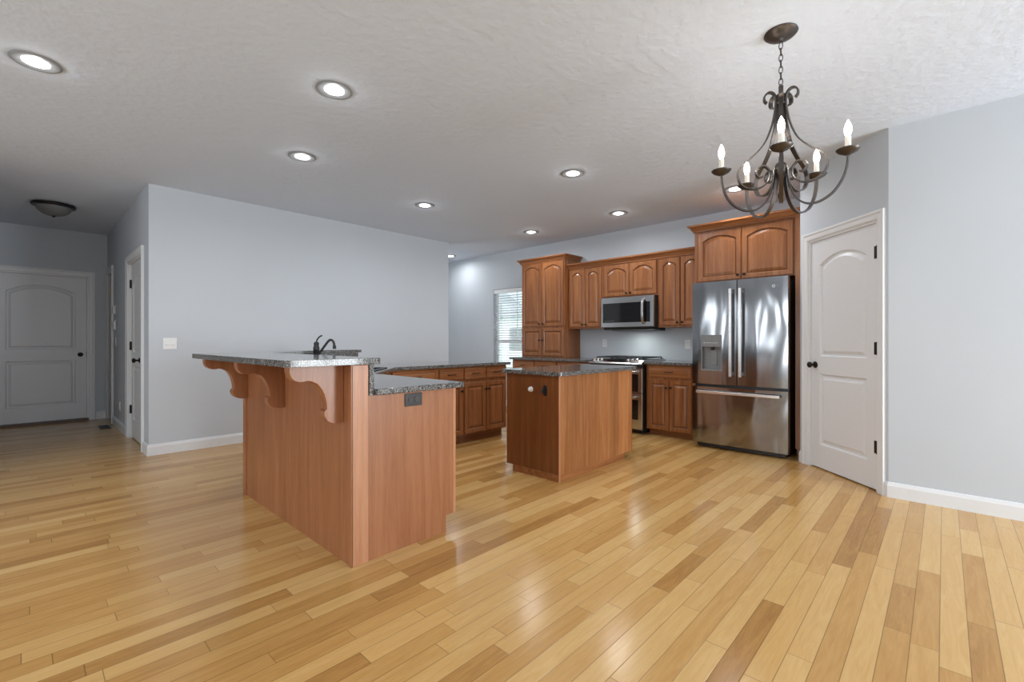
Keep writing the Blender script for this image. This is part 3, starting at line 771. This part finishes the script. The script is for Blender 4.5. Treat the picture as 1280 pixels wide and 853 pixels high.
# ------------------------------------------------------------------ refrigerator
FR = thing('refrigerator', 'stainless french-door refrigerator with water dispenser', 'refrigerator', (5.055, 2.022, 0), RZ)
FW = .925
q = MB(); q.box(.012, FW-.012, .085, .78, .035, 1.765); q.build('body', M['charcoal'], FR, .004)
q = MB(); q.box(.03, FW-.03, .06, .70, .012, .036); q.build('base_grille', M['black'], FR)
for x in (.08, FW-.08):
    q = MB(); q.lathe([(.018, 0), (.018, .014)], 12, Matrix.Translation((x, .10, 0))); q.build('foot', M['black'], FR)
gx = FW*.498
def fdoor(x0, x1, z0, z1, cut=None):
    m = MB(); t = .070
    # gently bowed steel skin
    nx, nz = 10, 12
    xs = [x0+(x1-x0)*i/nx for i in range(nx+1)]; zs = [z0+(z1-z0)*k/nz for k in range(nz+1)]
    if cut:
        for arr, vals in ((xs, cut[:2]), (zs, cut[2:])):
            for v in vals:
                i = min(range(1, len(arr)-1), key=lambda j: abs(arr[j]-v)); arr[i] = v
    def yb(x): u = (x-x0)/(x1-x0)*2-1; return .003*u*u
    idx = {}
    for i, x in enumerate(xs):
        for k, z in enumerate(zs): idx[i, k] = len(m.v); m.v.append(Vector((x, yb(x), z)))
    for i in range(len(xs)-1):
        for k in range(len(zs)-1):
            if cut and cut[0]-1e-6 <= xs[i] and xs[i+1] <= cut[1]+1e-6 and cut[2]-1e-6 <= zs[k] and zs[k+1] <= cut[3]+1e-6: continue
            m.f.append([idx[i, k], idx[i+1, k], idx[i+1, k+1], idx[i, k+1]])
    b = len(m.v); m.v += [Vector(p) for p in ((x0, t, z0), (x1, t, z0), (x1, t, z1), (x0, t, z1))]
    nX, nZ = len(xs)-1, len(zs)-1
    m.f += [[idx[i, 0] for i in range(nX+1)][::-1]+[b, b+1], [idx[i, nZ] for i in range(nX+1)]+[b+2, b+3],
            [idx[0, k] for k in range(nZ+1)]+[b+3, b], [idx[nX, k] for k in range(nZ+1)][::-1]+[b+1, b+2], [b, b+3, b+2, b+1]]
    return m
dc = (.096, .312, .838, 1.222)
dl = fdoor(.0, gx-.004, .694, 1.792, dc).build('left_door', M['steel_door'], FR, smooth=True)
dr_ = fdoor(gx+.004, FW, .694, 1.792).build('right_door', M['steel_door'], FR, smooth=True)
dz_ = fdoor(.0, FW, .055, .664).build('freezer_drawer', M['steel_door'], FR, smooth=True)
q = MB(); q.box(.006, FW-.006, .075, .09, .664, .694); q.build('door_gasket', M['black'], FR)
# dispenser
ds = MB(); ds.box(dc[0], dc[1], -.002, .06, 1.094, dc[3]); dsp = ds.build('dispenser_panel', M['greyplastic'], dl, .002)
q = MB()
q.box(dc[0], dc[1], .058, .066, dc[2], 1.094); q.box(dc[0], dc[0]+.010, -.002, .058, dc[2], 1.094); q.box(dc[1]-.010, dc[1], -.002, .058, dc[2], 1.094); q.box(dc[0], dc[1], -.004, .058, dc[2], dc[2]+.016)
q.build('dispenser_niche', M['greyplastic'], dl, .001)
q = MB(); q.lathe([(.018, 0), (.018, -.022), (.012, -.032), (.006, -.034)], 16, Matrix.Translation((.206, .028, 1.094))); q.build('spout', M['black'], dl, smooth=True)
q = MB(); q.prism([(.046, .90), (.057, .90), (.057, 1.062), (.050, 1.062)], .182, .244, 'x'); q.build('paddle', M['greyplastic'], dl, .002)
for i in range(5):
    q = MB(); q.box(.122+i*.032, .140+i*.032, -.0032, -.002, 1.135, 1.140); q.build('touch_key', M['steel_light'], dl)
def bar_handle(parent, p0, p1, wd, out, name='handle'):
    m = MB(); p0 = Vector(p0); p1 = Vector(p1); d = (p1-p0).normalized(); s_ = d.cross(Vector((0, 1, 0)))
    o_ = Vector((0, -out, 0))
    m.sweep([p0+o_, p1+o_], [(-wd/2, -.009), (wd/2, -.009), (wd/2, .009), (-wd/2, .009)], Vector((0, 1, 0)))
    for p in (p0+d*.03, p1-d*.03): m.sweep([p, p+o_*1.0], [(-wd*.35, -.018), (wd*.35, -.018), (wd*.35, .018), (-wd*.35, .018)], d)
    return m.build(name, M['steel_light'], parent, .004)
bar_handle(dl, (gx-.050, .004, .785), (gx-.050, .004, 1.700), .030, .055)
bar_handle(dr_, (gx+.044, .004, .785), (gx+.044, .004, 1.700), .030, .055)
bar_handle(dz_, (.060, .003, .612), (FW-.060, .003, .612), .030, .055)
# round maker's emblem
q = MB(); ex, ez = .800, 1.700
q.tube([(ex+.013*math.cos(a), .0015, ez+.013*math.sin(a)) for a in [2*PI*k/24 for k in range(24)]], .0028, 6, Vector((0, 1, 0)), True)
q.tube([(ex+.006*math.cos(a)-.001, .0015, ez+.007*math.sin(a)) for a in [PI*.2+2*PI*k/24 for k in range(18)]], .0024, 6, Vector((0, 1, 0)))
q.tube([(ex+.034, .0025, ez-.004), (ex+.034, .0025, ez+.006)], .002, 6, Vector((0, 1, 0)))
q.build('emblem', M['whiteplastic'], dr_, smooth=True)
for x in (.05, FW-.05):
    q = MB(); q.box(x-.035, x+.035, .075, .17, 1.7655, 1.788); q.build('hinge_cap', M['black'], FR, .003)

# ------------------------------------------------------------------ microwave
mw = thing('microwave', 'stainless over-the-range microwave under the low wall cabinet', 'microwave', (5.47, 3.455, 1.296), RZ)
MWW = .776
q = MB(); q.box(.004, MWW-.002, .03, WALLX-5.47, .045, .4505); q.build('body', M['charcoal'], mw, .003)
q = MB()
cell(q, 0, MWW, .046, .4505, 0, [(0,0,0,0,0,.004), (.004,.004,.004,.004,0,0), (.028, .050, .062, .080, 0, 0), (.030, .052, .064, .082, 0, .003)])
slab_sides(q, 0, MWW, .046, .4505, .004, .025); q.build('front_frame', M['steel'], mw)
q = MB(); q.box(.030, MWW-.052, -.0005, .0028, .110, .369); q.build('window', M['blackglass'], mw, .001)
q = MB()
for i in range(6): q.box(.060+i*.026, .074+i*.026, -.0012, -.0006, .128, .134)
q.build('touch_key', M['greyplastic'], mw)
hp = smooth_path([(.640, -.004, .085), (.640, -.030, .105), (.640, -.046, .165), (.640, -.050, .25), (.640, -.046, .335), (.640, -.030, .395), (.640, -.004, .415)], 5)
q = MB(); q.sweep(hp, [(-.016, -.006), (.016, -.006), (.016, .006), (-.016, .006)], Vector((0, -1, 0))); q.build('handle', M['steel_light'], mw, .003)
q = MB(); q.prism([(.012, .045), (.030, .012), (.39, 0), (.40, .045)], .03, MWW-.03, 'x'); q.build('vent_base', M['black'], mw, .003)
for x in (.10, .39, .68):
    q = MB(); q.lathe([(.016, 0), (.016, .004)], 14, Matrix.Translation((x, .10, .006))); q.build('underside_lamp', M['steel_light'], mw)
d = bpy.data.lights.new('lamp', 'AREA'); d.shape = 'DISK'; d.size = .05; d.energy = 1.5; d.color = (.93, 1.0, .95)      # lit cooktop lamp
o = bpy.data.objects.new('lamp', d); C.objects.link(o); o.parent = mw; o.location = (.45, .13, -.012)

# ------------------------------------------------------------------ range
rg = thing('range', 'stainless slide-in double-oven gas range below the microwave', 'range', (5.205, 3.462, 0), RZ)
RW = .765
q = MB(); q.box(.004, RW-.004, .03, .66, .03, .872); q.build('body', M['black'], rg, .002)
q = MB(); q.prism([(-.004, .852), (-.030, .868), (-.022, .888), (.075, .918), (.66, .918), (.66, .873), (.03, .873), (.03, .852)], .0, RW, 'x'); q.build('control_panel', M['steel'], rg, .003)
q = MB(); q.box(.02, RW-.02, .09, .64, .9185, .924); q.build('cooktop', M['blackglass'], rg, .002)
ang = math.atan2(.030, .097)
for x in (.065, .120, .175, .560, .620, .680):
    mx = Matrix.Translation((x, .022, .904)) @ Matrix.Rotation(ang, 4, 'X')
    q = MB(); q.lathe([(.022, 0), (.022, .006), (.018, .008), (.0175, .026), (.015, .030), (.001, .031)], 18, mx); q.build('knob', M['chrome'], rg, smooth=True)
q = MB(); q.add([(.25, -.002, .8958), (.50, -.002, .8958), (.50, .045, .9103), (.25, .045, .9103)], [(0, 1, 2, 3)]); q.build('display', M['blackglass'], rg)
for x0, x1 in ((.04, .265), (.275, .490), (.50, .725)):
    m = MB()
    for y in (.11, .36, .61): m.box(x0, x1, y, y+.012, .936, .950)
    for x in (x0, (x0+x1)/2-.006, x1-.012): m.box(x, x+.012, .11, .622, .936, .950)
    for x in (x0, x1-.012):
        for y in (.11, .61): m.box(x, x+.012, y, y+.012, .924, .936)
    m.build('grate', M['cast'], rg, .002)
def oven(z0, z1, wz0_, wz1_, hz, name):
    m = MB(); cell(m, .006, RW-.006, z0, z1, 0, [(0,0,0,0,0,.003), (.003,.003,.003,.003,0,0), (.052,.052, wz0_-z0, z1-wz1_, 0, 0), (.054,.054, wz0_-z0+.002, z1-wz1_+.002, 0, .002)])
    slab_sides(m, .006, RW-.006, z0, z1, .003, .026); d = m.build(name, M['steel'], rg)
    m = MB(); m.box(.060, RW-.060, -.0005, .0018, wz0_+.002, wz1_-.002); m.build('window', M['blackglass'], d)
    bar_handle(d, (.075, 0, hz), (RW-.075, 0, hz), .026, .048)
    return d
oven(.512, .815, .525, .742, .772, 'upper_oven_door')
oven(.060, .505, .180, .425, .455, 'lower_oven_door')
q = MB(); q.box(.0, RW, .004, .03, .815, .852); q.build('vent_trim', M['black'], rg)
for x in (.05, RW-.05):
    q = MB(); q.lathe([(.02, 0), (.02, .032)], 12, Matrix.Translation((x, .09, 0))); q.build('foot', M['black'], rg)

# ------------------------------------------------------------------ ceiling lights
CAN_LABELS = ['round recessed ceiling light nearest the left edge of the photo', 'round recessed light largest over the floor left of the chandelier',
    'recessed ceiling light above the breakfast bar near the wide wall', 'recessed ceiling light above the run of drawers, centre of the photo',
    'recessed ceiling light directly above the island', 'recessed ceiling light nearest the microwave and wall cabinets',
    'recessed ceiling light nearest the tall cabinet', 'recessed ceiling light half behind the chandelier', 'recessed ceiling light peeking past the end of the wide wall']
for (x, y), lb in zip(CANS, CAN_LABELS):
    t = thing('recessed_light', lb, 'ceiling light', (x, y, H), 0, 'recessed kitchen lights')
    q = MB(); q.lathe([(.108, -.0005), (.110, -.004), (.104, -.009), (.092, -.010), (.060, -.004), (.060, -.0005)], 36); q.build('trim_ring', M['can'], t, smooth=True)
    q = MB(); q.lathe([(.0595, -.0008), (.0595, -.007), (.045, -.012), (.001, -.013)], 28); q.build('lens', M['led'], t, smooth=True)
    d = bpy.data.lights.new('lamp', 'AREA'); d.shape = 'DISK'; d.size = .20; d.energy = P_CAN; d.color = (0.97, .98, 1.0); d.spread = R(170)
    o = bpy.data.objects.new('lamp', d); C.objects.link(o); o.parent = t; o.location = (0, 0, -.018)
    d = bpy.data.lights.new('lamp', 'POINT'); d.energy = .42; d.color = (.95, .98, 1.0); d.shadow_soft_size = .02
    o = bpy.data.objects.new('lamp', d); C.objects.link(o); o.parent = t; o.location = (0, 0, -.040)

fm = thing('flush_ceiling_light', 'unlit dark-rimmed dome light on the hallway ceiling', 'ceiling light', (.236, 7.497, H))
q = MB(); q.lathe([(.10, -.0005), (.185, -.010), (.192, -.022), (.186, -.036), (.165, -.042), (.150, -.038)], 40); q.build('rim', M['bronze'], fm, smooth=True)
q = MB(); q.lathe([(.158, -.036), (.150, -.062), (.128, -.095), (.095, -.120), (.055, -.136), (.001, -.140)], 40); q.build('glass_bowl', M['frost'], fm, smooth=True)
q = MB(); q.lathe([(.016, -.138), (.014, -.150), (.008, -.156), (.001, -.158)], 16); q.build('finial', M['bronze'], fm, smooth=True)

# chandelier -----------------------------------------------------------------
CHX, CHY = 2.667, .611
ch = thing('chandelier', 'five-candle brushed iron chandelier with scrolled arms hanging from a chain', 'chandelier', (CHX, CHY, H))
q = MB(); q.lathe([(.076, -.0005), (.078, -.006), (.066, -.018), (.040, -.027), (.012, -.032), (.008, -.044), (.001, -.046)], 32); q.build('canopy', M['iron'], ch, smooth=True)
q = MB(); z = -.052; i = 0
while z > -.300:
    pts = []
    for k in range(16):
        a = 2*PI*k/16; u, v = .0085*math.cos(a), .020*math.sin(a)
        pts.append((u, 0, z-.016+v) if i % 2 else (0, u, z-.016+v))
    q.tube(pts, .0022, 6, Vector((0.3, 0.9, 0.1)), True); z -= .031; i += 1
q.build('chain', M['iron'], ch, smooth=True)
zz = lambda a: a-H
q = MB(); q.lathe([(.004, zz(2.430)), (.020, zz(2.425)), (.024, zz(2.405)), (.020, zz(2.385)), (.008, zz(2.378)), (.0075, zz(2.08)), (.022, zz(2.07)), (.030, zz(2.055)), (.030, zz(2.025)), (.022, zz(2.01)), (.010, zz(1.99)), (.010, zz(1.925)), (.016, zz(1.91)), (.012, zz(1.89)), (.001, zz(1.88))], 20)
q.build('stem', M['iron'], ch, smooth=True)
SCR = [(.066, 2.385), (.078, 2.400), (.076, 2.425), (.056, 2.440), (.034, 2.430), (.024, 2.400), (.028, 2.340), (.045, 2.260), (.078, 2.180), (.130, 2.120), (.180, 2.080), (.205, 2.030), (.190, 1.975),
       (.145, 1.948), (.095, 1.952), (.058, 1.985), (.052, 2.030), (.075, 2.060), (.105, 2.055), (.118, 2.030), (.104, 2.006), (.085, 2.008)]
ARM = [(.030, 2.040), (.033, 1.990), (.046, 1.930), (.075, 1.872), (.120, 1.838), (.172, 1.838), (.225, 1.868), (.262, 1.920), (.280, 1.975), (.285, 2.030)]
ANG = [R(-48+72*i - 46.75) for i in range(5)]
for i, a in enumerate(ANG):
    cr = Vector((math.cos(a), math.sin(a), 0)); tg = Vector((-math.sin(a), math.cos(a), 0))
    def strap(pts, wd, th):
        return MB().sweep([cr*r_+Vector((0, 0, zz(z_))) for r_, z_ in smooth_path(pts, 6)], [(-th/2, -wd/2), (th/2, -wd/2), (th/2, wd/2), (-th/2, wd/2)], tg)
    s = strap(SCR, .021, .007).build('scroll', M['iron'], ch, smooth=True)
    ar = strap(ARM, .018, .008).build('arm', M['iron'], ch, smooth=True)
    mx = Matrix.Translation(cr*.285+Vector((0, 0, zz(2.030))))
    q = MB(); q.lathe([(.006, -.004), (.018, .002), (.038, .012), (.048, .022), (.049, .026), (.044, .022), (.020, .010), (.004, .008)], 24, mx); q.build('cup', M['iron'], ar, smooth=True)
    q = MB(); q.lathe([(.0125, .009), (.0125, .082), (.010, .085)], 16, mx); q.build('candle_sleeve', M['candle'], ar, smooth=True)
    q = MB(); q.lathe([(.008, .085), (.012, .096), (.0155, .112), (.0150, .126), (.010, .145), (.004, .158), (.001, .164)], 16, mx); q.build('bulb', M['bulb'], ar, smooth=True)
    d = bpy.data.lights.new('lamp', 'POINT'); d.energy = P_BULB; d.color = (1.0, .93, .85); d.shadow_soft_size = .03
    o = bpy.data.objects.new('lamp', d); C.objects.link(o); o.parent = ch; o.location = mx @ Vector((0, 0, .125)); 

# dark floor register in the hall
fv = thing('floor_vent', 'dark metal floor vent by the hallway opening', 'vent', (.74, 8.20, 0))
q = MB(); q.box(-.055, .055, -.16, .16, .0005, .006); q.build('frame', M['bronze'], fv, .002)
q = MB()
for k in range(9): q.box(-.04, .04, -.14+k*.033, -.125+k*.033, .006, .009)
q.build('louvers', M['black'], fv)
